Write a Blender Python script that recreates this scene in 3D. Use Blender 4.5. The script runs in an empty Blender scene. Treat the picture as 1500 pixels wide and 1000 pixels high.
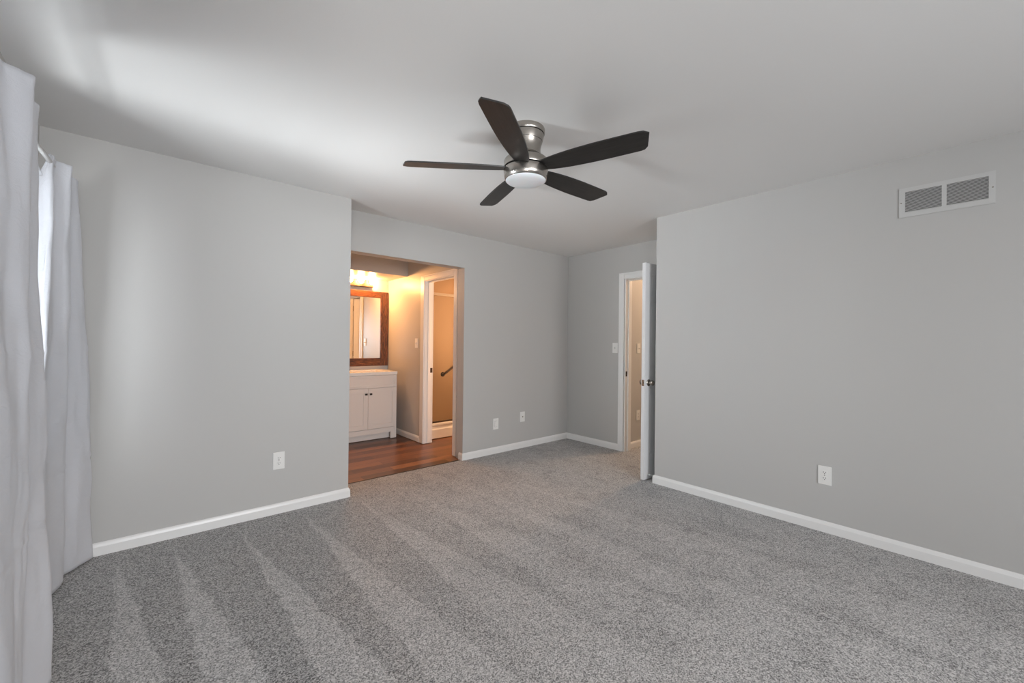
import bpy, bmesh, math, random
from mathutils import Vector, Matrix, noise
random.seed(7)
SC = bpy.context.scene
COL = SC.collection
PI = math.pi

# ------------------------------------------------------------------ camera
cam_d = bpy.data.cameras.new('camera')
cam = bpy.data.objects.new('camera', cam_d)
COL.objects.link(cam)
F_ = Vector((0.65737537, 0.75355861, 0.00265208))
R_ = Vector((0.75349734, -0.65736034, 0.01091538))
U_ = Vector((-0.00996875, 0.00517717, 0.99993691))
m = Matrix((( R_.x, U_.x, -F_.x, 0.0), (R_.y, U_.y, -F_.y, 0.0), (R_.z, U_.z, -F_.z, 1.2767), (0, 0, 0, 1)))
cam.matrix_world = m
cam_d.sensor_fit = 'HORIZONTAL'
cam_d.sensor_width = 36.0
cam_d.lens = 605.0935 / 1500 * 36.0
cam_d.clip_start = 0.02
SC.camera = cam

# ------------------------------------------------------------------ world, daylight, exposure
W = bpy.data.worlds.new('sky'); SC.world = W; W.use_nodes = True
bg = W.node_tree.nodes['Background']
bg.inputs[0].default_value = (0.80, 0.90, 1.0, 1); bg.inputs[1].default_value = 1.0
SC.view_settings.view_transform = 'Standard'
SC.view_settings.look = 'None'
SC.view_settings.gamma = 1.0
SC.view_settings.use_curve_mapping = False
SC.view_settings.exposure = 0.0
SC.cycles.max_bounces = 12
SC.cycles.diffuse_bounces = 8
SC.cycles.use_denoising = True
SC.cycles.sample_clamp_indirect = 6.0

def area(name, loc, direction, sx, sy, power, color, spread=PI):
    d = bpy.data.lights.new(name, 'AREA'); d.shape = 'RECTANGLE'; d.size = sx; d.size_y = sy
    d.energy = power; d.color = color; d.spread = spread
    o = bpy.data.objects.new(name, d); COL.objects.link(o); o.location = loc
    o.rotation_euler = Vector(direction).to_track_quat('-Z', 'Y').to_euler()
    return o
# brightness of each light: daylight, lamps and added fill
P_BEAM, P_SIDE, P_REAR_FILL, P_LEFT_FILL, P_VANITY, P_HALL, P_SHOWER_FILL, P_CEIL_FILL, P_GAP, P_ALONG = 11.0, 16.0, 88.0, 17.0, 285.0, 195.0, 430.0, 20.0, 11.0, 7.0
# daylight through the curtained window and its gap; then fill added from two made-up windows
area('daylight_curtain_gap', (-0.70, 2.58, 1.15), (1, 0.05, 1.02), 0.22, 0.35, P_BEAM, (0.92, 0.97, 1.0), math.radians(84))
area('daylight_along_wall', (-0.76, 1.40, 1.50), (0.34, 1, 0.0), 0.35, 1.1, P_ALONG, (0.92, 0.97, 1.0), math.radians(60))
area('daylight_side_window', (-0.85, 1.90, 1.30), (1, 0.0, 0.16), 0.60, 1.0, P_SIDE, (0.90, 0.96, 1.0), math.radians(100))
area('daylight_straight_in', (-0.85, 2.61, 1.40), (1, 0.0, 0.04), 0.10, 0.9, P_GAP, (0.92, 0.97, 1.0), math.radians(70))
area('fill_rear', (0.9, -3.40, 1.45), (0, 1, -0.14), 2.2, 1.3, P_REAR_FILL, (0.985, 0.985, 1.0), math.radians(120))
area('fill_left', (-0.85, -0.85, 1.15), (1, 0.0, 0.45), 1.4, 1.3, P_LEFT_FILL, (0.975, 0.98, 1.0))
# added upward fill to brighten the middle of the ceiling
area('fill_ceiling', (-1.25, -2.20, 0.45), (0.55, 1, 0.58), 0.9, 0.7, P_CEIL_FILL, (1.0, 0.99, 0.98), math.radians(60))



# ------------------------------------------------------------------ mesh helpers
def obj(name, bm, mat, parent=None, smooth=False):
    me = bpy.data.meshes.new(name)
    bmesh.ops.recalc_face_normals(bm, faces=bm.faces[:])
    bm.to_mesh(me); bm.free()
    if smooth:
        for p in me.polygons: p.use_smooth = True
    o = bpy.data.objects.new(name, me); COL.objects.link(o)
    if mat:
        for mm in (mat if isinstance(mat, (list, tuple)) else [mat]): me.materials.append(mm)
    if parent: o.parent = parent
    return o
def autosmooth(o, ang=35):
    me = o.data
    me.set_sharp_from_angle(angle=math.radians(ang))
    for p in me.polygons: p.use_smooth = True
    return o
def BM(): return bmesh.new()
def box(bm, x0, x1, y0, y1, z0, z1, bev=0.0, seg=2):
    r = bmesh.ops.create_cube(bm, size=1.0)
    vs = r['verts']
    for v in vs:
        v.co = Vector((x0 + (v.co.x + .5) * (x1 - x0), y0 + (v.co.y + .5) * (y1 - y0), z0 + (v.co.z + .5) * (z1 - z0)))
    if bev > 0:
        es = list({e for v in vs for e in v.link_edges})
        bmesh.ops.bevel(bm, geom=es, offset=bev, segments=seg, affect='EDGES', profile=0.5)
    return bm
def lathe(bm, prof, n=64, axis='Z', origin=(0, 0, 0), cap=True):
    """prof: list of (radius, along)"""
    o = Vector(origin); rings = []
    for r, h in prof:
        ring = []
        for i in range(n):
            a = 2 * PI * i / n
            if axis == 'Z': p = Vector((r * math.cos(a), r * math.sin(a), h))
            elif axis == 'Y': p = Vector((r * math.cos(a), h, r * math.sin(a)))
            else: p = Vector((h, r * math.cos(a), r * math.sin(a)))
            ring.append(bm.verts.new(o + p))
        rings.append(ring)
    for a, b in zip(rings[:-1], rings[1:]):
        for i in range(n):
            bm.faces.new((a[i], a[(i + 1) % n], b[(i + 1) % n], b[i]))
    if cap:
        bm.faces.new(rings[0]); bm.faces.new(rings[-1])
    return bm
def tube(bm, pts, r, n=12):
    pts = [Vector(p) for p in pts]; rings = []
    for i, p in enumerate(pts):
        t = (pts[min(i + 1, len(pts) - 1)] - pts[max(i - 1, 0)]).normalized()
        up = Vector((0, 0, 1)) if abs(t.z) < .95 else Vector((1, 0, 0))
        a = t.cross(up).normalized(); b = a.cross(t)
        rings.append([bm.verts.new(p + (a * math.cos(2 * PI * k / n) + b * math.sin(2 * PI * k / n)) * r) for k in range(n)])
    for a, b in zip(rings[:-1], rings[1:]):
        for i in range(n): bm.faces.new((a[i], a[(i + 1) % n], b[(i + 1) % n], b[i]))
    bm.faces.new(rings[0]); bm.faces.new(rings[-1])
    return bm
def strip(bm, path, prof):
    """sweep a (offset, z) profile along a plan path with mitred corners; offset goes to the right-hand side of travel"""
    P = [Vector((x, y, 0)) for x, y in path]; rings = []
    for i, p in enumerate(P):
        dirs = []
        if i > 0: dirs.append((P[i] - P[i - 1]).normalized())
        if i < len(P) - 1: dirs.append((P[i + 1] - P[i]).normalized())
        ns = [Vector((d.y, -d.x, 0)) for d in dirs]
        n = sum(ns, Vector()).normalized(); n = n / max(.2, n.dot(ns[0]))
        rings.append([bm.verts.new(p + n * o + Vector((0, 0, z))) for o, z in prof])
    k = len(prof)
    for a, b in zip(rings[:-1], rings[1:]):
        for i in range(k): bm.faces.new((a[i], a[(i + 1) % k], b[(i + 1) % k], b[i]))
    bm.faces.new(rings[0]); bm.faces.new(rings[-1])
    return bm
def thing(name, label, cat, loc=(0, 0, 0), rotz=0.0, group=None):
    o = bpy.data.objects.new(name, None); COL.objects.link(o)
    o.empty_display_size = .1; o.location = loc; o.rotation_euler = (0, 0, rotz)
    o['label'] = label; o['category'] = cat
    if group: o['group'] = group
    return o
def tag(o, label, cat, kind=None, group=None):
    o['label'] = label; o['category'] = cat
    if kind: o['kind'] = kind
    if group: o['group'] = group
    return o

# ------------------------------------------------------------------ materials
def mat(name, color, rough=.5, metal=0.0, spec=.5, **kw):
    M = bpy.data.materials.new(name); M.use_nodes = True
    b = M.node_tree.nodes['Principled BSDF']
    b.inputs['Base Color'].default_value = (*color, 1); b.inputs['Roughness'].default_value = rough
    b.inputs['Metallic'].default_value = metal; b.inputs['Specular IOR Level'].default_value = spec
    for k, v in kw.items(): b.inputs[k].default_value = v
    return M
def nd(M, t, **kw):
    n = M.node_tree.nodes.new(t)
    for k, v in kw.items(): setattr(n, k, v)
    return n
def ln(M, a, b): M.node_tree.links.new(a, b)
def math_(M, op, a, b=None, c=None, clamp=False):
    n = nd(M, 'ShaderNodeMath', operation=op); n.use_clamp = clamp
    for i, x in enumerate((a, b, c)):
        if x is None: continue
        if isinstance(x, (int, float)): n.inputs[i].default_value = x
        else: ln(M, x, n.inputs[i])
    return n.outputs[0]
def noise_(M, vec, scale, detail=2, rough=.5, dist=0):
    n = nd(M, 'ShaderNodeTexNoise'); n.inputs['Scale'].default_value = scale
    n.inputs['Detail'].default_value = detail; n.inputs['Roughness'].default_value = rough
    n.inputs['Distortion'].default_value = dist
    if vec is not None: ln(M, vec, n.inputs['Vector'])
    return n.outputs['Fac']
def ramp_(M, fac, stops):
    n = nd(M, 'ShaderNodeValToRGB'); cr = n.color_ramp
    while len(cr.elements) < len(stops): cr.elements.new(.5)
    for e, (p, c) in zip(cr.elements, stops): e.position = p; e.color = (*c, 1)
    ln(M, fac, n.inputs[0]); return n.outputs[0]
def bump_(M, h, strength, dist=.002):
    n = nd(M, 'ShaderNodeBump'); n.inputs['Strength'].default_value = strength; n.inputs['Distance'].default_value = dist
    ln(M, h, n.inputs['Height']); ln(M, n.outputs[0], M.node_tree.nodes['Principled BSDF'].inputs['Normal'])
def objco(M, sc=(1, 1, 1)):
    t = nd(M, 'ShaderNodeTexCoord'); mp = nd(M, 'ShaderNodeMapping'); mp.inputs['Scale'].default_value = sc
    ln(M, t.outputs['Object'], mp.inputs['Vector']); return mp.outputs[0]
def paint(name, color, rough=.6, bumps=.12, scale=220):
    M = mat(name, color, rough, spec=.35)
    bump_(M, noise_(M, objco(M), scale, 3), bumps, .0012)
    return M
M_wall = paint('wall_paint_grey', (0.50, 0.496, 0.484), .55)
M_ceil = paint('ceiling_paint', (0.78, 0.777, 0.768), .8, .2, 160)
M_bath = paint('bathroom_wall_paint', (0.50, 0.496, 0.484), .38, .10)
M_trim = mat('white_semigloss_trim', (0.80, 0.80, 0.79), .32)
M_plate = mat('white_plastic_plate', (0.80, 0.80, 0.78), .3)
M_slot = mat('dark_slot', (0.03, 0.03, 0.03), .6)
M_door = mat('white_door_paint', (0.74, 0.75, 0.76), .38)
M_ventw = mat('vent_white_enamel', (0.55, 0.55, 0.54), .4)
M_ventd = mat('vent_duct_dark', (0.05, 0.05, 0.05), .8)
M_black = mat('black_hardware', (0.015, 0.013, 0.012), .35)
M_bronze = mat('dark_bronze', (0.030, 0.015, 0.009), .45, .3)
M_steel = mat('satin_nickel', (0.42, 0.39, 0.35), .25, 1.0)
M_chrome = mat('brushed_rail', (0.55, 0.50, 0.44), .3, 1.0)
M_brass = mat('aged_brass', (0.35, 0.22, 0.08), .35, 1.0)
M_cab = mat('white_cabinet_lacquer', (0.76, 0.73, 0.70), .35)
M_counter = mat('white_cultured_marble', (0.86, 0.85, 0.82), .15)
M_surround = mat('beige_shower_surround', (0.50, 0.37, 0.25), .7, spec=.2)
M_pan = mat('white_shower_pan', (0.78, 0.77, 0.74), .25)
M_lens = mat('frosted_white_lens', (0.85, 0.86, 0.88), .35, **{'Subsurface Weight': .2})
M_blade = mat('espresso_blade', (0.022, 0.019, 0.018), .42)
_v = objco(M_blade, (3, 40, 40)); 
ln(M_blade, ramp_(M_blade, noise_(M_blade, _v, 3, 4), [(0.3, (.012, .0115, .0112)), (.7, (.026, .0245, .0238))]), M_blade.node_tree.nodes['Principled BSDF'].inputs['Base Color'])
M_nickel = mat('brushed_nickel', (0.42, 0.392, 0.358), .23, 1.0, **{'Anisotropic': .5})
M_groove = mat('dark_groove', (0.02, 0.02, 0.02), .5, .5)
M_rod = mat('white_curtain_rod', (0.48, 0.475, 0.47), .4)

# curtain fabric
M_curt = mat('pale_grey_curtain', (0.585, 0.60, 0.64), .75, spec=.25, **{'Sheen Weight': .15})
_c = objco(M_curt)
_h = math_(M_curt, 'ADD', noise_(M_curt, objco(M_curt, (1, 1, 1)), 900, 1), math_(M_curt, 'MULTIPLY', noise_(M_curt, objco(M_curt, (6, 6, 9)), 1.4, 3, .6, 1.2), 5.0))
bump_(M_curt, _h, .35, .004)

# clear pane: thin glass that lets daylight straight through and reflects a little
def thin_glass(name, tint=(1, 1, 1), refl=.5):
    M = bpy.data.materials.new(name); M.use_nodes = True; nt = M.node_tree; nt.nodes.clear()
    out = nt.nodes.new('ShaderNodeOutputMaterial'); mix = nt.nodes.new('ShaderNodeMixShader')
    tr = nt.nodes.new('ShaderNodeBsdfTransparent'); gl = nt.nodes.new('ShaderNodeBsdfGlossy'); fr = nt.nodes.new('ShaderNodeFresnel')
    tr.inputs[0].default_value = (*tint, 1); gl.inputs['Roughness'].default_value = .02
    mu = nt.nodes.new('ShaderNodeMath'); mu.operation = 'MULTIPLY'; mu.inputs[1].default_value = refl
    nt.links.new(fr.outputs[0], mu.inputs[0]); nt.links.new(mu.outputs[0], mix.inputs[0])
    nt.links.new(tr.outputs[0], mix.inputs[1]); nt.links.new(gl.outputs[0], mix.inputs[2]); nt.links.new(mix.outputs[0], out.inputs[0])
    return M
M_glass = thin_glass('window_glass')
M_shglass = thin_glass('shower_glass', (.93, .93, .92), .6)

M_mirror = mat('mirror_silver', (0.86, 0.87, 0.86), .02, 1.0)

# rustic stained wood for the mirror frame
def rustic(name, sc):
    M = mat(name, (.15, .06, .02), .38)
    v = objco(M, sc)
    a = noise_(M, v, 2.2, 6, .65, 1.5)
    ln(M, ramp_(M, a, [(.30, (.012, .005, .003)), (.46, (.07, .022, .008)), (.60, (.20, .070, .022)), (.75, (.34, .14, .05))]), M.node_tree.nodes['Principled BSDF'].inputs['Base Color'])
    bump_(M, a, .3, .003)
    return M
M_rust_h = rustic('stained_barn_wood_across', (3, 30, 30))
M_rust_v = rustic('stained_barn_wood_upright', (30, 30, 3))

# wood plank floor (planks along x)
M_wood = mat('brown_wood_planks', (.12, .045, .02), .33)
def _wood():
    M = M_wood
    tc = nd(M, 'ShaderNodeTexCoord')
    br = nd(M, 'ShaderNodeTexBrick'); br.offset = .37; br.offset_frequency = 2
    br.inputs['Color1'].default_value = (0, 0, 0, 1); br.inputs['Color2'].default_value = (1, 1, 1, 1); br.inputs['Mortar'].default_value = (.5, .5, .5, 1)
    br.inputs['Scale'].default_value = 1.0; br.inputs['Brick Width'].default_value = .92; br.inputs['Row Height'].default_value = .125
    br.inputs['Mortar Size'].default_value = .0014; br.inputs['Mortar Smooth'].default_value = .1; br.inputs['Bias'].default_value = 0
    ln(M, tc.outputs['Object'], br.inputs['Vector'])
    g = noise_(M, objco(M, (1.6, 26, 1)), 2.0, 5, .6, .6)
    g2 = noise_(M, objco(M, (.8, 5, 1)), 2.0, 2)
    f = math_(M, 'ADD', math_(M, 'MULTIPLY', br.outputs['Color'], .45), math_(M, 'ADD', math_(M, 'MULTIPLY', g, .5), math_(M, 'MULTIPLY', g2, .25)))
    c = ramp_(M, f, [(.25, (.040, .016, .008)), (.5, (.10, .036, .0145)), (.75, (.20, .080, .031)), (.95, (.30, .13, .055))])
    mx = nd(M, 'ShaderNodeMix', data_type='RGBA'); ln(M, br.outputs['Fac'], mx.inputs[0]); ln(M, c, mx.inputs[6]); mx.inputs[7].default_value = (.012, .006, .004, 1)
    ln(M, mx.outputs[2], M.node_tree.nodes['Principled BSDF'].inputs['Base Color'])
    bump_(M, math_(M, 'SUBTRACT', g, math_(M, 'MULTIPLY', br.outputs['Fac'], 2.0)), .15, .001)
_wood()

# carpet: fine flecked pile; brushed strokes left by the vacuum cleaner lie in the pile
M_carpet = mat('grey_carpet_pile', (.28, .275, .27), 1.0, spec=.1, **{'Sheen Weight': .25, 'Sheen Roughness': .6})
def _carpet():
    M = M_carpet
    tc = nd(M, 'ShaderNodeTexCoord'); sep = nd(M, 'ShaderNodeSeparateXYZ'); ln(M, tc.outputs['Object'], sep.inputs[0])
    v = sep.outputs[1]
    warp = math_(M, 'MULTIPLY', math_(M, 'SUBTRACT', noise_(M, objco(M), 9, 3), .5), .07)
    warp2 = math_(M, 'MULTIPLY', math_(M, 'SUBTRACT', noise_(M, objco(M), 90, 2), .5), .018)
    u = math_(M, 'ADD', sep.outputs[0], math_(M, 'ADD', warp, warp2))
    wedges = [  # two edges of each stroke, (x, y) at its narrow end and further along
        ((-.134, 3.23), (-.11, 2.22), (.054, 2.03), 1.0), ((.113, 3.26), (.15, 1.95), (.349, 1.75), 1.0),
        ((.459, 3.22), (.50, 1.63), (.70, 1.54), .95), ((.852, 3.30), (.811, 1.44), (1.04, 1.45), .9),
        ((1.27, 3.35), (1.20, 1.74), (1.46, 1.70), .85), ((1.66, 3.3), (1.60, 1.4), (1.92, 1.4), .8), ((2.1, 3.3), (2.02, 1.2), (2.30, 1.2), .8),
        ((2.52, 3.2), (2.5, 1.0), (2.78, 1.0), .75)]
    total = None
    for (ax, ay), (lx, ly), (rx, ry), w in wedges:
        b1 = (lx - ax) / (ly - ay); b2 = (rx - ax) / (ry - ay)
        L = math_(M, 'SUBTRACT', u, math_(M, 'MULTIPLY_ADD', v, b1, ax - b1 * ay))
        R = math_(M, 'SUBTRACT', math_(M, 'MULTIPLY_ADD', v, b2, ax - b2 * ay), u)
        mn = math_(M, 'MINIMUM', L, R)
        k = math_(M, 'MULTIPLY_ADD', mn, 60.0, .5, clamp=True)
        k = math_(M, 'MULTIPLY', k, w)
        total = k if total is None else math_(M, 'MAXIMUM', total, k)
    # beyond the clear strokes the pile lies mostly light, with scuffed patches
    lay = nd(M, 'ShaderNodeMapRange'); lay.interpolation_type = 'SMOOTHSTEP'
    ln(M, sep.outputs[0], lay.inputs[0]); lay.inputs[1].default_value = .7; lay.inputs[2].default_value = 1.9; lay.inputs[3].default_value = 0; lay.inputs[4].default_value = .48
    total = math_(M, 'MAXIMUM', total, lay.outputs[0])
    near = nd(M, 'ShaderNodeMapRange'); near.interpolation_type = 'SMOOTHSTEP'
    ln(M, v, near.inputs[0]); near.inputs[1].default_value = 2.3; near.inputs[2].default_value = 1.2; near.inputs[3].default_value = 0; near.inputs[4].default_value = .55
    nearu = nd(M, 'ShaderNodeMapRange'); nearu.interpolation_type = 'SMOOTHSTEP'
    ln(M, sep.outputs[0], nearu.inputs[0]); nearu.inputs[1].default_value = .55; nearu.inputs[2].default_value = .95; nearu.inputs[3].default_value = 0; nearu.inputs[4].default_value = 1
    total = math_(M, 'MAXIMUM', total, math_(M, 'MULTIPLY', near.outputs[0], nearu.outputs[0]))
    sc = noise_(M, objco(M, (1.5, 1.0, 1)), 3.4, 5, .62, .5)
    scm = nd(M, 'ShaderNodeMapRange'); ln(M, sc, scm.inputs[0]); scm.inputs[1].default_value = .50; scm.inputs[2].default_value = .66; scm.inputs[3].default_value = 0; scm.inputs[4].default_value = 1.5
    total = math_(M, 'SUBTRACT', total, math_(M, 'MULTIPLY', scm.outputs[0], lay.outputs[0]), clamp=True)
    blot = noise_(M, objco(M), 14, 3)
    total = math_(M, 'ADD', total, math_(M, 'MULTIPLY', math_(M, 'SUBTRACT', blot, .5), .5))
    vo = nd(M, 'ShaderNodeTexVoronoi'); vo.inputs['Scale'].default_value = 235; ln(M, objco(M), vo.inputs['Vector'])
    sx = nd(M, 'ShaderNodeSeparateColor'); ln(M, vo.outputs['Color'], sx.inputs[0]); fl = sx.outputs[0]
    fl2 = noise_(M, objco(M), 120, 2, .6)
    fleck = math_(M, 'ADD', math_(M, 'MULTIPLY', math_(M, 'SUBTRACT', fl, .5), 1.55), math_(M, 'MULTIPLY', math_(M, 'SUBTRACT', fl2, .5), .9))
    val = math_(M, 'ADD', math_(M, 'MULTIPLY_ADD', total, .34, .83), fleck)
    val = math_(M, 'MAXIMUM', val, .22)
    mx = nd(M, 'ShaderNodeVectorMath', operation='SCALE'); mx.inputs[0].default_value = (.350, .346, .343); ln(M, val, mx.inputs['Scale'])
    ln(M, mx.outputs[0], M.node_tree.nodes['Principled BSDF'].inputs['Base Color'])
    bump_(M, fl, .6, .004)
_carpet()

def emis(name, color, strength):
    M = mat(name, (.9, .85, .75), .3)
    b = M.node_tree.nodes['Principled BSDF']
    b.inputs['Emission Color'].default_value = (*color, 1); b.inputs['Emission Strength'].default_value = strength
    return M
M_bulb = emis('glowing_globe', (1.0, .45, .15), P_VANITY)

# ------------------------------------------------------------------ room shell
H = 2.44
XW = -0.477            # window wall face
YL = 3.425             # wall beside the curtains
XE = 1.224             # its end
YB = 3.705; YBB = 3.83  # recessed wall, front and back face
XJ = 2.541             # right side of the bathroom opening
XD = 4.229; XDD = 4.349  # door wall
XR = 3.499; YR = 1.997   # right wall and its end
YN = -3.00             # wall behind the camera
XP = 2.575; XPP = 2.69   # bathroom partition
YM = 5.685             # mirror wall
HH = 2.079             # header
def S(name, bm, m, label, cat): return tag(obj(name, bm, m), label, cat, 'structure')

b = BM(); box(b, XW - .13, XD, YN - .13, YB, -.05, 0); box(b, XE, XJ, YB, YB + .023, -.05, 0)
box(b, XD, 7.0, 1.7, 2.97, -.05, 0)
S('floor', b, M_carpet, 'grey cut pile carpet with vacuum strokes across the bedroom', 'floor')
b = BM(); box(b, .30, 4.5, YB + .023, 5.9, -.05, -.006)
S('floor_bathroom', b, M_wood, 'dark brown wood plank floor in the bathroom', 'floor')
b = BM(); box(b, XW - .13, 7.0, YN - .13, 5.9, H, H + .1)
S('ceiling', b, M_ceil, 'flat pale grey ceiling the fan hangs from', 'ceiling')
b = BM(); box(b, .42, XP, 5.085, YM, 2.145, H)
S('ceiling_soffit', b, M_bath, 'boxed soffit above the vanity light', 'soffit')

def holed_x(bm, x0, x1, y0, y1, z0, z1, hy0, hy1, hz0, hz1):
    box(bm, x0, x1, y0, hy0, z0, z1); box(bm, x0, x1, hy1, y1, z0, z1)
    box(bm, x0, x1, hy0, hy1, z0, hz0); box(bm, x0, x1, hy0, hy1, hz1, z1)
def holed_y(bm, x0, x1, y0, y1, z0, z1, hx0, hx1, hz0, hz1):
    box(bm, x0, hx0, y0, y1, z0, z1); box(bm, hx1, x1, y0, y1, z0, z1)
    if hz0 > z0: box(bm, hx0, hx1, y0, y1, z0, hz0)
    box(bm, hx0, hx1, y0, y1, hz1, z1)
b = BM(); holed_x(b, XW - .13, XW, .5, YL + .02, 0, H, 1.15, 2.72, .80, 2.02); holed_x(b, XW - .13, XW, YN - .13, .5, 0, H, -1.6, -.15, .55, 2.05)
S('wall_window', b, M_wall, 'grey wall behind the pale curtains', 'wall')
b = BM(); box(b, XW - .13, XE, YL, YBB, 0, H)
S('wall_left', b, M_wall, 'grey wall between the curtains and the bathroom opening', 'wall')
b = BM(); box(b, XE, XJ, YB, YBB, HH, H); box(b, XJ, XDD, YB, YBB, 0, H)
S('wall_back', b, M_wall, 'grey recessed wall with the bathroom opening', 'wall')
b = BM(); box(b, XD, XDD, 2.81, YB, 0, H); box(b, XD, XDD, 2.03, 2.81, 2.05, H); box(b, XD, XDD, YR - .12, 2.03, 0, H)
S('wall_door', b, M_wall, 'short grey wall with the hall doorway', 'wall')
b = BM(); box(b, XR, XR + .12, YN - .13, YR, 0, H); box(b, XR + .12, XD, YR - .12, YR, 0, H)
S('wall_right', b, M_wall, 'long grey wall with the air vent', 'wall')
b = BM(); holed_y(b, XW - .13, XR, YN - .13, YN, 0, H, -.20, 2.40, .60, 2.15)
S('wall_near', b, M_wall, 'grey wall behind the camera', 'wall')
# bathroom
b = BM(); box(b, XP, XPP, YBB, 3.94, 0, H); box(b, XP, XPP, 3.94, 4.63, 2.05, H); box(b, XP, XPP, 4.63, YM, 0, H)
S('wall_bathroom_partition', b, M_bath, 'warm lit bathroom wall with the shower room doorway', 'wall')
b = BM(); box(b, .30, 4.5, YM, YM + .12, 0, H)
S('wall_bathroom_mirror', b, M_bath, 'warm lit bathroom wall behind the mirror', 'wall')
b = BM(); box(b, .30, .42, YBB, YM, 0, H)
S('wall_bathroom_side', b, M_bath, 'bathroom wall hidden behind the bedroom wall', 'wall')
b = BM(); box(b, 4.3, 4.5, YBB, YM, 0, H)
S('wall_shower_end', b, M_bath, 'shower room end wall', 'wall')
# hall
b = BM(); box(b, XDD, 7.0, 2.85, 2.97, 0, H)
S('wall_hallway', b, M_wall, 'warm lit hall wall seen through the bedroom doorway', 'wall')
b = BM(); box(b, XDD, 7.0, 1.70, 1.82, 0, H)
S('wall_hallway_opposite', b, M_wall, 'hall wall hidden behind the bedroom door', 'wall')
b = BM(); box(b, 6.9, 7.0, 1.82, 2.85, 0, H)
S('wall_hallway_end', b, M_wall, 'far end wall of the hall', 'wall')

# baseboards
BP = [(0, 0), (.013, 0), (.013, .052), (.009, .066), (.004, .075), (0, .075)]
def base(name, path, label, m=M_trim):
    b = BM(); strip(b, path, BP); return S(name, b, m, label, 'baseboard')
base('baseboard_left', [(XW, YL), (XE, YL), (XE, YB - .02)], 'white baseboard along the wall beside the curtains')
base('baseboard_back', [(XJ, YBB - .06), (XJ, YB), (XD, YB)], 'white baseboard from the bathroom opening to the corner')
base('baseboard_door', [(XD, YB - .013), (XD, 2.889)], 'white baseboard on the short wall beside the doorway')
base('baseboard_right', [(XD - .02, YR), (XR, YR), (XR, YN)], 'white baseboard along the wall with the vent')
base('baseboard_window', [(XW, YN), (XW, YL)], 'white baseboard behind the curtains')
base('baseboard_near', [(XR, YN), (XW, YN)], 'white baseboard behind the camera')
base('baseboard_bathroom', [(XP, YM), (XP, 4.715)], 'white baseboard between vanity and shower doorway')
base('baseboard_hallway', [(XDD, 2.85), (6.9, 2.85)], 'white baseboard in the hall')
# black strip where wood meets carpet
b = BM(); box(b, XE, XJ + .02, YB + .020, YB + .034, -.008, .004, .002)
S('trim_threshold', b, mat('dark_transition', (.02, .012, .008), .5), 'thin dark strip where bathroom wood meets carpet', 'trim')

# door frames (casing and jamb)
def casing_piece(bm, x0, x1, y0, y1, z0, z1): box(bm, x0, x1, y0, y1, z0, z1, .004, 2)
b = BM()
box(b, XD - .011, XD, 2.868, 2.894, 0, 2.119, .003); box(b, XD - .016, XD, 2.818, 2.872, 0, 2.10, .005)       # latch side casing
box(b, XD - .0112, XD, 2.0, 2.8675, 2.0955, 2.1188, .003); box(b, XD - .0162, XD, 2.0, 2.8175, 2.045, 2.0955, .005)   # head casing
box(b, XD - .014, XD, 2.0, 2.032, 0, 2.045, .004)
fr = S('trim_hall_doorway', b, M_trim, 'white casing around the hall doorway', 'door frame')
b = BM(); box(b, XD - .004, XDD + .004, 2.80, 2.812, 0, 2.0379); box(b, XD - .004, XDD + .004, 2.03, 2.81, 2.038, 2.05); box(b, XD - .004, XDD + .004, 2.03, 2.042, 0, 2.0379)
box(b, XD + .045, XD + .082, 2.788, 2.80, 0, 2.04, .003); box(b, XD + .045, XD + .082, 2.04, 2.80, 2.026, 2.038, .003)
obj('jamb', b, M_trim, fr)
b = BM(); box(b, XD + .006, XD + .034, 2.7975, 2.801, .89, .95, .001); obj('strike_plate', b, M_bronze, fr)
b = BM()
box(b, XP - .016, XP, 4.615, 4.662, 0, 2.085, .005); box(b, XP - .011, XP, 4.6625, 4.712, 0, 2.105, .004)
box(b, XP - .0162, XP, 3.9425, 4.6145, 2.035, 2.085, .005); box(b, XP - .0112, XP, 3.872, 4.662, 2.0855, 2.1048, .004)
box(b, XP - .016, XP, 3.872, 3.942, 0, 2.085, .005)
fr2 = S('trim_shower_doorway', b, M_trim, 'white casing around the shower room doorway', 'door frame')
b = BM(); box(b, XP - .004, XPP + .004, 4.61, 4.632, 0, 2.0299); box(b, XP - .004, XPP + .004, 3.94, 4.63, 2.03, 2.05); box(b, XP - .004, XPP + .004, 3.938, 3.955, 0, 2.0299)
box(b, XP + .04, XP + .075, 4.600, 4.61, 0, 2.03, .003); box(b, XP + .04, XP + .075, 3.955, 4.61, 2.018, 2.03, .003)
obj('jamb', b, M_trim, fr2)
b = BM(); box(b, XP + .08, XP + .112, 4.6075, 4.611, .885, .945, .001); obj('strike_plate', b, M_bronze, fr2)

# windows, all out of sight: one behind the curtains, two added for the fill
def window(name, label, along, lo, hi, z0, z1, face, outward):
    root = thing(name, label, 'window'); root['kind'] = 'structure'
    def bx(bm, a0, a1, d0, d1, c0, c1):
        d0, d1 = sorted((face + outward * d0, face + outward * d1))
        if along == 'y': box(bm, d0, d1, a0, a1, c0, c1, .003)
        else: box(bm, a0, a1, d0, d1, c0, c1, .003)
    b = BM(); t = .05
    bx(b, lo, lo + t, .03, .10, z0, z1); bx(b, hi - t, hi, .03, .10, z0, z1)
    bx(b, lo, hi, .03, .10, z0, z0 + t); bx(b, lo, hi, .03, .10, z1 - t, z1)
    mid = (z0 + z1) / 2; bx(b, lo, hi, .04, .09, mid - .02, mid + .02)
    obj('frame', b, M_trim, root)
    b = BM(); bx(b, lo - .04, hi + .04, -.022, .03, z0 - .02, z0); obj('sill', b, M_trim, root)
    b = BM(); bx(b, lo + t, hi - t, .062, .066, z0 + t, z1 - t); obj('pane', b, M_glass, root)
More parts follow.
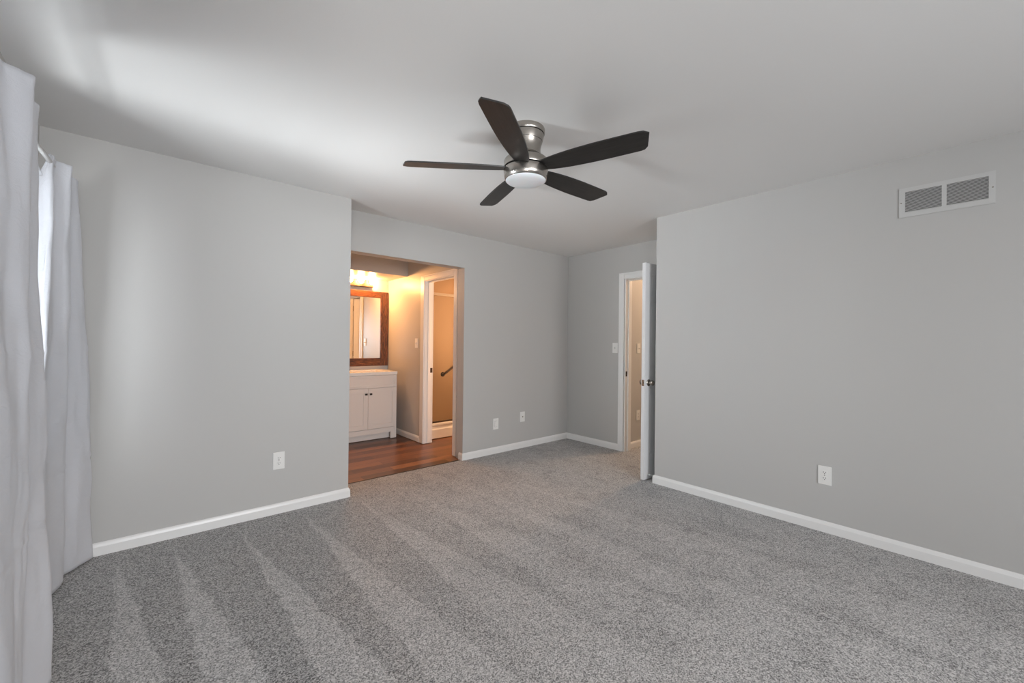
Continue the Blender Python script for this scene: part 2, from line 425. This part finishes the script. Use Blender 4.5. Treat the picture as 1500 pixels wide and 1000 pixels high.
window('window_1', 'white framed window behind the pale curtains', 'y', 1.15, 2.72, .80, 2.02, XW, -1)
window('added_window_side', 'added unseen window on the curtain wall, behind the camera, for fill light', 'y', -1.6, -.15, .55, 2.05, XW, -1)
window('added_window_rear', 'added unseen wide window behind the camera, for fill light', 'x', -.20, 2.40, .60, 2.15, YN, -1)

# ------------------------------------------------------------------ curtains
def catmull(pts, n):
    out = []; k = len(pts)
    for i in range(k - 1):
        p0 = pts[max(i - 1, 0)]; p1 = pts[i]; p2 = pts[i + 1]; p3 = pts[min(i + 2, k - 1)]
        for j in range(n):
            t = j / n
            out.append(0.5 * ((2 * p1) + (p2 - p0) * t + (2 * p0 - 5 * p1 + 4 * p2 - p3) * t * t + (3 * p1 - p0 - 3 * p2 + p3) * t ** 3))
    out.append(pts[-1]); return out
def curtain_rows(cols, zs_keys, nz, sub, ztop, hem, seed):
    """cols: per column a list of (y, x) at each key height (top to bottom)"""
    rows = []
    for r in range(nz + 1):
        z = ztop + (hem - ztop) * r / nz
        for a in range(len(zs_keys) - 1):
            if zs_keys[a] >= z >= zs_keys[a + 1] or a == len(zs_keys) - 2: break
        t = min(1, max(0, (zs_keys[a] - z) / (zs_keys[a] - zs_keys[a + 1])))
        pts = []
        for c in cols:
            y = c[a][0] * (1 - t) + c[a + 1][0] * t; x = c[a][1] * (1 - t) + c[a + 1][1] * t
            pts.append(Vector((x, y, z)))
        line = catmull(pts, sub)
        for i, p in enumerate(line):
            drop = max(0, min(1, (ztop - z) / .25))
            w = noise.noise(Vector((i * .16 + seed, z * 2.2, seed))) * .012 + noise.noise(Vector((i * .30, z * 7.0, seed + 5))) * .0055
            w += .0035 * math.exp(-((z - .62) / .010) ** 2) - .003 * math.exp(-((z - .60) / .012) ** 2)
            w += .003 * math.exp(-((z - 1.22) / .012) ** 2)
            p.x += w * drop
            if ztop - z < .055: p.x += .004 * math.sin(i * 1.3) * (1 if z > ztop - .025 else .3)
        rows.append(line)
    return rows
def cloth(name, rows, parent, th=.003):
    b = BM(); V = [[b.verts.new(p) for p in r] for r in rows]
    for r0, r1 in zip(V[:-1], V[1:]):
        for i in range(len(r0) - 1): b.faces.new((r0[i], r0[i + 1], r1[i + 1], r1[i]))
    o = obj(name, b, M_curt, parent, smooth=True)
    md = o.modifiers.new('thickness', 'SOLIDIFY'); md.thickness = th; md.offset = 0
    return o
K = [2.112, 1.50, 1.00, 0.012]
front = [
    [(1.15, -.375), (1.15, -.37), (1.15, -.36), (1.15, -.34)],
    [(1.40, -.350), (1.40, -.34), (1.40, -.33), (1.40, -.31)],
    [(1.65, -.385), (1.65, -.375), (1.65, -.36), (1.66, -.34)],
    [(1.84, -.378), (1.83, -.350), (1.83, -.322), (1.83, -.300)],
    [(1.955, -.352), (1.95, -.325), (1.95, -.308), (1.96, -.305)],
    [(2.005, -.294), (2.02, -.297), (2.03, -.298), (2.05, -.308)],
    [(2.060, -.318), (2.07, -.330), (2.075, -.330), (2.09, -.330)],
    [(2.120, -.345), (2.13, -.346), (2.14, -.335), (2.14, -.315)],
    [(2.225, -.318), (2.235, -.315), (2.25, -.290), (2.26, -.267)],
    [(2.33, -.338), (2.32, -.335), (2.31, -.320), (2.32, -.300)],
    [(2.36, -.395), (2.35, -.395), (2.34, -.390), (2.34, -.380)]]
c1 = thing('curtain', 'wide pale grey curtain panel at the photo edge, hiding the window', 'curtain', (0, 0, 0))
cloth('fabric', curtain_rows(front, K, 120, 9, 2.112, .010, 3.1), c1)
K2 = [2.100, 1.50, 1.00, 0.012]
back = [
    [(2.765, -.402), (2.765, -.402), (2.775, -.402), (2.80, -.400)],
    [(2.770, -.378), (2.772, -.380), (2.78, -.385), (2.80, -.386)],
    [(2.785, -.344), (2.785, -.352), (2.79, -.366), (2.81, -.368)],
    [(2.845, -.345), (2.87, -.355), (2.91, -.368), (2.98, -.372)],
    [(2.895, -.299), (2.95, -.300), (3.02, -.316), (3.12, -.337)],
    [(2.985, -.352), (3.05, -.352), (3.11, -.350), (3.22, -.345)],
    [(3.060, -.325), (3.13, -.310), (3.19, -.300), (3.30, -.292)],
    [(3.118, -.303), (3.20, -.280), (3.26, -.262), (3.395, -.246)],
    [(3.170, -.335), (3.26, -.320), (3.32, -.305), (3.405, -.290)],
    [(3.190, -.380), (3.28, -.375), (3.33, -.370), (3.405, -.350)]]
pinch = [[(-.353, -.378), (-.402, -.402)], [(-.350, -.366), (-.378, -.378)], [(-.344, -.347), (-.345, -.346)]]
K2 = [2.100, 2.025, 1.965] + K2[1:]
for n, c in enumerate(back):
    at = lambda z: (c[0][0] + (c[1][0] - c[0][0]) * (2.1 - z) / .6, c[0][1] + (c[1][1] - c[0][1]) * (2.1 - z) / .6)
    k1, k2 = at(2.025), at(1.965)
    if n < 3:
        c[0] = (c[0][0], pinch[n][0][0]); k1 = (k1[0], pinch[n][0][1]); k2 = (k2[0], pinch[n][1][0])
    c[1:1] = [k1, k2]
c2 = thing('curtain', 'narrower pale grey curtain panel hanging against the corner, bright daylit edge', 'curtain', (0, 0, 0))
cloth('fabric', curtain_rows(back, K2, 120, 9, 2.100, .010, 8.7), c2)
# open end of the rod pocket: the back layer of cloth rising past the rod
b = BM()
pr = [[(-.3995, 2.074), (-.3955, 2.074)], [(-.400, 2.050), (-.390, 2.050)], [(-.401, 2.025), (-.381, 2.025)], [(-.402, 1.995), (-.372, 1.995)]]
V = [[b.verts.new((x, 2.759, z)) for x, z in r] for r in pr]
for r0, r1 in zip(V[:-1], V[1:]): b.faces.new((r0[0], r0[1], r1[1], r1[0]))
o = obj('rod_pocket', b, M_curt, c2, smooth=True); md = o.modifiers.new('thickness', 'SOLIDIFY'); md.thickness = .003
rod = thing('curtain_rod', 'slim white curtain rod showing between the two curtain panels', 'curtain rod', (XW, 2.0, 2.07))
rp = [(-.478, 1.02), (-.43, 1.03), (-.385, 1.06), (-.370, 1.15), (-.372, 1.7), (-.373, 2.3), (-.364, 2.57), (-.356, 2.714), (-.353, 2.9), (-.357, 3.1), (-.385, 3.22), (-.43, 3.24), (-.478, 3.245)]
pts = catmull([Vector((x - XW, y - 2.0, 0)) for x, y in rp], 6)
b = BM(); tube(b, pts, .0095, 12); obj('pole', b, M_rod, rod, smooth=True)
for y in (1.02, 3.245):
    b = BM(); box(b, 0, .006, y - 2.0 - .015, y - 2.0 + .015, -.04, .04, .002); obj('wall_bracket', b, M_rod, rod)

# ------------------------------------------------------------------ ceiling fan
FX, FY = 1.531, 1.656
fan = thing('ceiling_fan', 'low profile ceiling fan with five dark blades and brushed nickel body', 'ceiling fan', (FX, FY, H))
b = BM(); lathe(b, [(.100, 0), (.1025, -.006), (.1015, -.026), (.099, -.030)], 72); autosmooth(obj('canopy', b, M_nickel, fan))
b = BM(); lathe(b, [(.092, -.029), (.092, -.034)], 72); obj('canopy_groove', b, M_groove, fan, True)
b = BM(); lathe(b, [(.0965, -.0335), (.0955, -.045), (.089, -.070)], 72); autosmooth(obj('upper_collar', b, M_nickel, fan))
b = BM(); lathe(b, [(.0855, -.0695), (.0855, -.0725)], 72); obj('collar_groove', b, M_groove, fan, True)
b = BM(); lathe(b, [(.0885, -.0722), (.084, -.088), (.080, -.105), (.079, -.120), (.081, -.133), (.087, -.146), (.097, -.157), (.105, -.162)], 72); autosmooth(obj('neck', b, M_nickel, fan), 50)
b = BM(); lathe(b, [(.104, -.1615), (.104, -.1655)], 72); obj('motor_groove', b, M_groove, fan, True)
b = BM(); lathe(b, [(.108, -.165), (.117, -.170), (.1205, -.178), (.121, -.206), (.1195, -.2105)], 72); autosmooth(obj('motor_housing', b, M_nickel, fan), 50)
b = BM(); lathe(b, [(.112, -.210), (.112, -.2185)], 72); obj('blade_slot', b, M_groove, fan, True)
b = BM(); lathe(b, [(.119, -.218), (.1215, -.2215), (.121, -.232), (.1185, -.255), (.114, -.276), (.110, -.279), (.108, -.270)], 72, cap=False); autosmooth(obj('light_kit', b, M_nickel, fan), 50)
b = BM(); lathe(b, [(.1095, -.272), (.1090, -.279), (.104, -.284), (.088, -.290), (.062, -.2945), (.030, -.2965), (.002, -.297)], 72); obj('lens', b, M_lens, fan, True)
def blade_bm():
    r0, r1 = .095, .662
    def half(t, side):
        # half width along the blade, leading and trailing side differ
        w0 = .036 + .034 * (1 - math.exp(-5 * t)) if side > 0 else .036 + .036 * (1 - math.exp(-4 * t))
        return w0 - .012 * max(0, t - .55)
    up, lo = [], []
    n = 26
    for i in range(n + 1):
        t = i / n; r = r0 + (r1 - r0) * t
        e = 1.0
        if t > .93: e = math.sqrt(max(0.0, 1 - ((t - .93) / .07) ** 2 * .55))
        up.append(Vector((r - (.020 * t ** 6), half(t, 1) * e, 0))); lo.append(Vector((r + (.006 * t ** 6), -half(t, -1) * e, 0)))
    b = BM(); th = .0035
    top = [[b.verts.new(p + (q - p) * (k / 6) + Vector((0, 0, th))) for k in range(7)] for p, q in zip(up, lo)]
    bot = [[b.verts.new(p + (q - p) * (k / 6) - Vector((0, 0, th))) for k in range(7)] for p, q in zip(up, lo)]
    for i in range(n):
        for k in range(6):
            b.faces.new((top[i][k], top[i][k + 1], top[i + 1][k + 1], top[i + 1][k])); b.faces.new((bot[i][k], bot[i + 1][k], bot[i + 1][k + 1], bot[i][k + 1]))
        b.faces.new((top[i][0], top[i + 1][0], bot[i + 1][0], bot[i][0])); b.faces.new((top[i][6], bot[i][6], bot[i + 1][6], top[i + 1][6]))
    for k in range(6):
        b.faces.new((top[0][k], bot[0][k], bot[0][k + 1], top[0][k + 1])); b.faces.new((top[n][k], top[n][k + 1], bot[n][k + 1], bot[n][k]))
    return b
PITCH = math.radians(-12)
bl0 = obj('blade', blade_bm(), M_blade, fan); autosmooth(bl0, 40)
for i in range(5):
    o = bl0 if i == 0 else bl0.copy()
    if i: COL.objects.link(o); o.parent = fan
    a = math.radians(-.6 + 72 * i)
    o.matrix_local = Matrix.Translation((0, 0, -.2145)) @ Matrix.Rotation(a, 4, 'Z') @ Matrix.Rotation(PITCH, 4, 'X')

# ------------------------------------------------------------------ wall fixtures; local frame: x to the viewer's right, -y into the room
R_Y = 0.0              # on walls facing -y
R_X = -PI / 2          # on walls facing -x
def plate_bm(w=.076, h=.126, d=.006):
    return box(BM(), -w / 2, w / 2, -d, 0, -h / 2, h / 2, .0022, 2)
def screw(bm, x, z, y): lathe(bm, [(.0032, y), (.0028, y - .0012)], 12, 'Y', (x, 0, z))
def outlet(label, loc, rot, m=M_plate, group='duplex wall outlets'):
    t = thing('wall_outlet', label, 'outlet', loc, rot, group)
    obj('cover_plate', plate_bm(), m, t)
    for s in (1, -1):
        b = BM(); zc = .0195 * s
        ring = []
        prof = []
        for k in range(32):
            a = 2 * PI * k / 32
            prof.append((max(-.0165, min(.0165, .0185 * math.cos(a))), .0143 * math.sin(a)))
        f = [b.verts.new((x, -.0085, zc + z)) for x, z in prof]; g = [b.verts.new((x, -.0055, zc + z)) for x, z in prof]
        b.faces.new(f)
        for k in range(32): b.faces.new((f[k], f[(k + 1) % 32], g[(k + 1) % 32], g[k]))
        r = obj('receptacle', b, m, t)
        b = BM(); box(b, -.0078, -.0053, -.0090, -.0082, zc - .0015, zc + .0075); box(b, .0053, .0078, -.0090, -.0082, zc - .0005, zc + .0065)
        lathe(b, [(.0030, -.0082), (.0030, -.0090)], 14, 'Y', (0, 0, zc - .0078)); obj('slots', b, M_slot, r)
    b = BM(); screw(b, 0, 0, -.006); obj('screw', b, M_steel, t)
    return t
def switch(label, loc, rot, m=M_plate):
    t = thing('light_switch', label, 'light switch', loc, rot, 'toggle light switches')
    obj('cover_plate', plate_bm(.074, .122), m, t)
    b = BM(); box(b, -.0055, .0055, -.0064, -.0055, -.0125, .0125); fr_ = obj('toggle_slot', b, M_ventw, t)
    b = BM(); box(b, -.0042, .0042, -.021, -.004, -.004, .005, .0015)
    bmesh.ops.rotate(b, verts=b.verts, cent=(0, -.006, 0), matrix=Matrix.Rotation(math.radians(24), 3, 'X')); obj('toggle', b, m, t)
    for z in (.03, -.03):
        b = BM(); screw(b, 0, z, -.006); obj('screw', b, m, t)
    return t
outlet('white duplex outlet low on the wall between the curtains and the bathroom opening', (.716, YL, .388), R_Y)
outlet('white duplex outlet low on the long wall below the air vent', (XR, .722, .388), R_X)
outlet('warm lit wall outlet in the hall beyond the open doorway', (4.585, 2.85, .39), R_Y)
switch('white light switch on the grey wall beside the hall doorway', (XD, 2.945, 1.226), R_X)
switch('white light switch on the bathroom wall beside the shower doorway', (XP, 4.82, 1.256), R_X)
switch('light switch in the hall seen past the open bedroom door', (4.585, 2.85, 1.222), R_Y)
# rectangular cable plates on the recessed wall
t = thing('wall_plate', 'white rocker style wall plate, the lower one nearer the bathroom opening', 'wall plate', (2.995, YB, .340), R_Y, 'wall plates on the recessed wall')
obj('cover_plate', plate_bm(.078, .126), M_plate, t)
b = BM(); box(b, -.0165, .0165, -.0085, -.0055, -.0335, .0335, .0015); obj('insert', b, M_plate, t)
b = BM(); box(b, -.0175, .0175, -.0064, -.0058, -.0345, .0345); obj('insert_gap', b, M_slot, t)
t = thing('wall_plate', 'white wall plate with cable socket, the higher one nearer the room corner', 'wall plate', (3.41, YB, .376), R_Y, 'wall plates on the recessed wall')
obj('cover_plate', plate_bm(.078, .122), M_plate, t)
b = BM(); lathe(b, [(.0075, -.006), (.0075, -.008), (.0048, -.008), (.0048, -.016)], 18, 'Y'); autosmooth(obj('cable_socket', b, M_steel, t))
for z in (.042, -.042):
    b = BM(); screw(b, 0, z, -.006); obj('screw', b, M_plate, t)

# return air vent high on the long wall; local x = -world y
vt = thing('air_vent', 'white return air vent with two louvred grilles high on the wall', 'air vent', (XR, .163, 2.165), R_X)
w, h = .391, .180
b = BM()
ox = [(-.168, -.011), (.009, .170)]; zo = (-.060, .065)
# frame around the two openings
for x0, x1, z0, z1 in ((-w / 2, ox[0][0], -h / 2, h / 2), (ox[1][1], w / 2, -h / 2, h / 2), (ox[0][1], ox[1][0], zo[0], zo[1]), (ox[0][0], ox[1][1], -h / 2, zo[0]), (ox[0][0], ox[1][1], zo[1], h / 2)):
    box(b, x0, x1, -.005, 0, z0, z1)
box(b, -w / 2 + .002, w / 2 - .002, -.0062, -.004, h / 2 - .012, h / 2 - .003); box(b, -w / 2 + .002, w / 2 - .002, -.0062, -.004, -h / 2 + .003, -h / 2 + .012)
obj('frame', b, M_ventw, vt)
b = BM(); box(b, -.170, .172, -.0012, -.0002, -.062, .067); obj('duct_back', b, M_ventd, vt)
for x0, x1 in ox:
    b = BM()
    nL = 17
    for k in range(nL):
        z = zo[0] + (zo[1] - zo[0]) * (k + .5) / nL
        vs = [(-.0046, -.0030), (-.0012, .0008), (-.0012, .0020), (-.0046, -.0018)]
        L = [b.verts.new((x0, y, z + dz)) for y, dz in vs]; R2 = [b.verts.new((x1, y, z + dz)) for y, dz in vs]
        for i in range(4): b.faces.new((L[i], L[(i + 1) % 4], R2[(i + 1) % 4], R2[i]))
        b.faces.new(L); b.faces.new(R2)
    obj('louvres', b, M_ventw, vt)
for x in (-w / 2 + .010, w / 2 - .010):
    b = BM(); lathe(b, [(.0038, -.005), (.003, -.0075)], 14, 'Y', (x, 0, 0)); obj('screw', b, M_steel, vt)

# ------------------------------------------------------------------ doors
def door(name, label, hinge, ang, width, height=2.03, mirror=False):
    """leaf in local frame: x from hinge to free edge, y across thickness, z up"""
    d = thing(name, label, 'door', hinge, ang); d['kind'] = 'structure'
    th = .035; b = BM()
    box(b, .0, width, -th / 2 + .005, th / 2 - .005, 0, height)
    st = .078; mid = .095
    cw = (width - 2 * st - mid) / 2
    colx = [(st, st + cw), (st + cw + mid, width - st)]
    rz = [(.225, .815), (1.035, 1.665), (1.745, height - .105)]
    for y0, y1 in ((-th / 2, -th / 2 + .006), (th / 2 - .006, th / 2)):
        for x0, x1 in ((0, st), (width - st, width)): box(b, x0, x1, y0, y1, 0, height)
        box(b, colx[0][1], colx[1][0], y0, y1, 0, height)
        zz = [0] + [z for r in rz for z in r] + [height]
        for k in range(0, len(zz), 2):
            for cx in colx: box(b, cx[0], cx[1], y0, y1, zz[k], zz[k + 1])
        for cx in colx:
            for z0, z1 in rz:
                i = .022; s = -1 if y0 < 0 else 1
                base_y = s * (th / 2 - .005); top_y = s * (th / 2 - .001)
                o4 = [b.verts.new((x, base_y, z)) for x, z in ((cx[0] + .008, z0 + .008), (cx[1] - .008, z0 + .008), (cx[1] - .008, z1 - .008), (cx[0] + .008, z1 - .008))]
                i4 = [b.verts.new((x, top_y, z)) for x, z in ((cx[0] + i + .008, z0 + i + .008), (cx[1] - i - .008, z0 + i + .008), (cx[1] - i - .008, z1 - i - .008), (cx[0] + i + .008, z1 - i - .008))]
                b.faces.new(i4)
                for k in range(4): b.faces.new((o4[k], o4[(k + 1) % 4], i4[(k + 1) % 4], i4[k]))
    obj('leaf', b, M_door, d)
    kz = .905; kx = width - .062
    for s in (1, -1):
        b = BM(); prof = [(.032, .0175), (.032, .021), (.026, .026), (.012, .028), (.011, .040), (.018, .045), (.0255, .052), (.0265, .060), (.022, .068), (.012, .071), (.001, .0715)]
        lathe(b, [(r, s * y) for r, y in prof], 32, 'Y', (kx, 0, kz)); autosmooth(obj('knob', b, M_steel, d), 40)
    b = BM(); box(b, width - .0005, width + .0015, -.0125, .0125, kz - .0285, kz + .0285, .0006)
    lp = obj('latch_plate', b, M_steel, d)
    b = BM(); box(b, width + .001, width + .009, -.006, .006, kz - .008, kz + .008, .002); obj('latch_bolt', b, M_steel, lp)
    for z in (.2, 1.0, 1.80):
        b = BM(); lathe(b, [(.006, z), (.006, z + .09)], 12, 'Z', (-.004, -th / 2 if mirror else th / 2, 0)); box(b, -.002, .0, -.016, .016, z, z + .09); obj('hinge', b, M_brass, d)
    return d
door('door_1', 'white six panel bedroom door swung open beside the long wall', (4.222, 2.062, .008), PI - math.radians(3.4), .752)
door('door_2', 'white shower room door swung open into the shower room', (XPP + .012, 3.945, .006), math.radians(-5), .66, 2.02, True)

# door stop on the baseboard behind the bedroom door
ds = thing('door_stop', 'small white spring door stop on the baseboard behind the bedroom door', 'door stop', (3.535, YR + .013, .050))
b = BM(); lathe(b, [(.011, 0), (.011, .004), (.006, .007)], 18, 'Y'); obj('base', b, M_plate, ds)
b = BM(); tube(b, [(.0042 * math.cos(k * .9), .006 + k * .0005, .0042 * math.sin(k * .9)) for k in range(100)], .0012, 6); obj('spring', b, M_plate, ds, True)
b = BM(); lathe(b, [(.006, .054), (.0065, .056), (.0065, .064), (.004, .067)], 16, 'Y'); obj('rubber_tip', b, M_plate, ds)

# ------------------------------------------------------------------ bathroom: vanity
VX0, VX1, VY, VB = 1.694, 2.466, 5.155, YM - .004
vn = thing('vanity_cabinet', 'white two door bathroom vanity with moulded white top below the mirror', 'vanity', (2.08, 5.4, -.006))
ox_, oy_, oz_ = 2.08, 5.4, -.006
def L(x0, x1, y0, y1, z0, z1, bev=0.0, bm=None):
    bm = bm or BM(); return box(bm, x0 - ox_, x1 - ox_, y0 - oy_, y1 - oy_, z0 - oz_, z1 - oz_, bev)
b = L(VX0 + .019, VX1 - .019, VY + .018, VB - .001, .085, .837)
L(VX0, VX0 + .02, VY, VB, .0, .838, 0, b); L(VX1 - .02, VX1, VY, VB, .0, .838, 0, b)
L(VX0 + .0201, VX1 - .0201, VY + .003, VY + .0215, .085, .148, 0, b)
L(VX0 + .0201, VX0 + .078, VY + .003, VY + .02, 0, .0849, 0, b); L(VX1 - .078, VX1 - .0201, VY + .003, VY + .02, 0, .0849, 0, b)
obj('body', b, M_cab, vn)
b = L(VX0 + .002, VX1 - .002, VY + .07, VY + .085, 0.0, .088); obj('toe_kick', b, M_cab, vn)
def shaker(x0, x1, z0, z1, name):
    b = L(x0, x1, VY + .004, VY + .018, z0, z1); f = .058 if z1 - z0 > .3 else .03
    for q in ((x0, x0 + f, z0, z1), (x1 - f, x1, z0, z1), (x0 + f, x1 - f, z0, z0 + f), (x0 + f, x1 - f, z1 - f, z1)):
        L(q[0], q[1], VY - .004, VY + .006, q[2], q[3], .0012, b)
    return obj(name, b, M_cab, vn)
d1 = shaker(VX0 + .003, 2.0785, .152, .672, 'door'); d2 = shaker(2.0815, VX1 - .003, .152, .672, 'door')
shaker(VX0 + .003, VX1 - .003, .677, .834, 'drawer_front')
for par, x in ((d1, 2.050), (d2, 2.110)):
    b = L(x - .015, x + .015, VY - .028, VY - .016, .590, .612, .003); lathe(b, [(.005, VY - .018 - oy_), (.005, VY - .003 - oy_)], 12, 'Y', (x - ox_, 0, .601 - oz_)); obj('knob', b, M_black, par)
# moulded top with a sunken basin
b = BM(); L(VX0 - .005, VX1 + .003, VY - .013, VB - .001, .838, .862, .004, b)
L(VX0 - .006, VX1 + .004, VY - .014, VY + .06, .855, .880, .004, b); L(VX0 - .006, VX0 + .12, VY + .0601, VB - .1101, .855, .880, .002, b); L(VX1 - .12, VX1 + .004, VY + .0601, VB - .1101, .855, .880, .002, b)
L(VX0 - .006, VX1 + .004, VB - .11, VB, .855, .880, .004, b)
obj('countertop', b, M_counter, vn)
b = BM(); prof = [(.17, .868 - oz_), (.165, .850 - oz_), (.14, .80 - oz_), (.09, .765 - oz_), (.02, .755 - oz_)]
lathe(b, prof, 40, 'Z', (0, -.02, 0)); bmesh.ops.scale(b, vec=(1.25, .95, 1), verts=b.verts); obj('basin', b, M_counter, vn, True)
# faucet
fa = thing('faucet', 'dark bronze faucet at the back of the vanity top', 'faucet', (1.955, VB - .055, .880))
b = BM(); box(b, -.055, .055, -.025, .025, 0, .012, .005); obj('base', b, M_bronze, fa)
b = BM(); tube(b, [(0, 0, .01), (0, 0, .07), (0, -.02, .105), (0, -.06, .118), (0, -.10, .108), (0, -.115, .09)], .011, 12); obj('spout', b, M_bronze, fa, True)
for s in (-1, 1):
    b = BM(); lathe(b, [(.013, .01), (.011, .035), (.008, .04)], 14, 'Z', (.045 * s, 0, 0)); box(b, .045 * s - .005, .045 * s + .005, -.035, .010, .038, .046, .002); obj('handle', b, M_bronze, fa)

# mirror
mx0, mx1, mz0, mz1 = 1.600, 2.567, .928, 1.976
mr = thing('wall_mirror', 'wide mirror in a rustic reddish brown wood frame above the vanity', 'mirror', (2.0835, YM, 1.45))
def ML(x0, x1, y0, y1, z0, z1, bev=0.0, bm=None):
    bm = bm or BM(); return box(bm, x0 - 2.0835, x1 - 2.0835, y0 - YM, y1 - YM, z0 - 1.45, z1 - 1.45, bev)
obj('glass', ML(mx0 + .05, mx1 - .05, YM - .012, YM - .008, mz0 + .05, mz1 - .05), M_mirror, mr)
obj('backing', ML(mx0 + .02, mx1 - .02, YM - .007, YM - .001, mz0 + .02, mz1 - .02), M_slot, mr)
for q, mm in (((mx0, mx0 + .112, mz0, mz1), M_rust_v), ((mx1 - .112, mx1, mz0, mz1), M_rust_v)):
    obj('frame_stile', ML(q[0], q[1], YM - .026, YM - .001, q[2], q[3], .003), mm, mr)
for q in ((mx0 + .112, mx1 - .112, mz0, mz0 + .110), (mx0 + .112, mx1 - .112, mz1 - .088, mz1)):
    obj('frame_rail', ML(q[0], q[1], YM - .026, YM - .001, q[2], q[3], .003), M_rust_h, mr)

# vanity light bar with globe bulbs
vl = thing('vanity_light', 'dark bronze bar light with four glowing globe bulbs above the mirror', 'vanity light', (2.067, YM, 2.085))
b = BM(); box(b, -.262, .262, -.030, 0, -.045, .038, .006); obj('bar', b, M_bronze, vl)
b = BM(); box(b, -.264, .264, -.052, -.001, -.062, -.040, .004); obj('bar_lip', b, M_bronze, vl)
for k in range(4):
    x = -.231 + .154 * k
    b = BM(); lathe(b, [(.031, -.028), (.030, -.040), (.020, -.046)], 24, 'Y', (x, 0, .016)); s = obj('socket', b, M_bronze, vl, True)
    b = BM(); bmesh.ops.create_uvsphere(b, u_segments=28, v_segments=18, radius=.040, matrix=Matrix.Translation((x, -.083, .016)))
    lathe(b, [(.016, -.044), (.018, -.052)], 16, 'Y', (x, 0, .016)); obj('bulb', b, M_bulb, s, True)

# ------------------------------------------------------------------ shower
sh = thing('shower_stall', 'beige shower stall with white curb and metal topped glass door', 'shower', (3.3, 4.745, -.006))
def SL(x0, x1, y0, y1, z0, z1, bev=0.0, bm=None):
    bm = bm or BM(); return box(bm, x0 - 3.3, x1 - 3.3, y0 - 4.745, y1 - 4.745, z0 + .006, z1 + .006, bev)
b = SL(2.700, 3.95, 4.765, 4.85, 0, .195, .010); SL(2.700, 3.95, 4.75, 4.80, 0, .125, .008, b); SL(2.700, 3.95, 4.757, 4.80, .165, .20, .008, b); SL(2.70, 3.95, 4.84, 5.52, 0, .06, 0, b); obj('pan', b, M_pan, sh)
b = SL(2.695, 3.96, 5.52, 5.54, .05, 2.43); SL(2.693, 2.705, 4.80, 5.53, .05, 2.43, 0, b); SL(3.95, 3.965, 4.80, 5.53, .05, 2.43, 0, b); obj('surround', b, M_surround, sh)
b = SL(2.705, 3.95, 4.79, 4.825, 1.893, 1.928, .004); obj('header_rail', b, M_chrome, sh)
b = SL(2.705, 3.95, 4.795, 4.825, .195, .215, .003); obj('bottom_track', b, M_bronze, sh)
b = SL(2.710, 3.945, 4.805, 4.811, .212, 1.895); obj('glass_panel', b, M_shglass, sh)
gb = thing('grab_bar', 'dark diagonal grab bar on the beige shower wall', 'grab bar', (3.40, 5.52, .775))
dx, dz = .52, .36
b = BM(); tube(b, [(0, -.004, 0), (0, -.03, 0), (.012, -.043, .008), (.04, -.046, .028), (dx * .5, -.046, dz * .5), (dx - .04, -.046, dz - .028), (dx - .012, -.043, dz - .008), (dx, -.03, dz), (dx, -.004, dz)], .014, 12); obj('bar', b, M_bronze, gb, True)
for x, z in ((0, 0), (dx, dz)):
    b = BM(); lathe(b, [(.036, 0), (.036, -.006), (.02, -.012)], 24, 'Y', (x, 0, z)); obj('flange', b, M_bronze, gb, True)

# ------------------------------------------------------------------ hall ceiling lamp; wall globe added to light the shower evenly (both out of frame)
def dome_lamp(label, x, y, power, color):
    t = thing('ceiling_lamp', label, 'ceiling lamp', (x, y, H))
    b = BM(); lathe(b, [(.14, 0), (.14, -.02), (.12, -.025)], 40); obj('base', b, M_plate, t)
    b = BM(); lathe(b, [(.125, -.024), (.12, -.05), (.09, -.075), (.04, -.088), (.002, -.09)], 40); obj('shade', b, emis('lit_shade_%s' % t.name.replace('.', '_'), color, power), t, True)
dome_lamp('round lit ceiling lamp in the hall', 5.6, 2.3, P_HALL, (1.0, .66, .42))
t = thing('added_wall_lamp', 'unseen globe lamp added at the shower room end to light the stall', 'wall lamp', (4.30, 4.32, 1.45), R_X)
b = BM(); lathe(b, [(.06, 0), (.06, -.015), (.02, -.02), (.015, -.06)], 32, 'Y'); obj('base', b, M_plate, t)
b = BM(); bmesh.ops.create_uvsphere(b, u_segments=28, v_segments=18, radius=.075, matrix=Matrix.Translation((0, -.13, 0))); obj('shade', b, emis('fill_globe', (1.0, .55, .28), P_SHOWER_FILL), t, True)
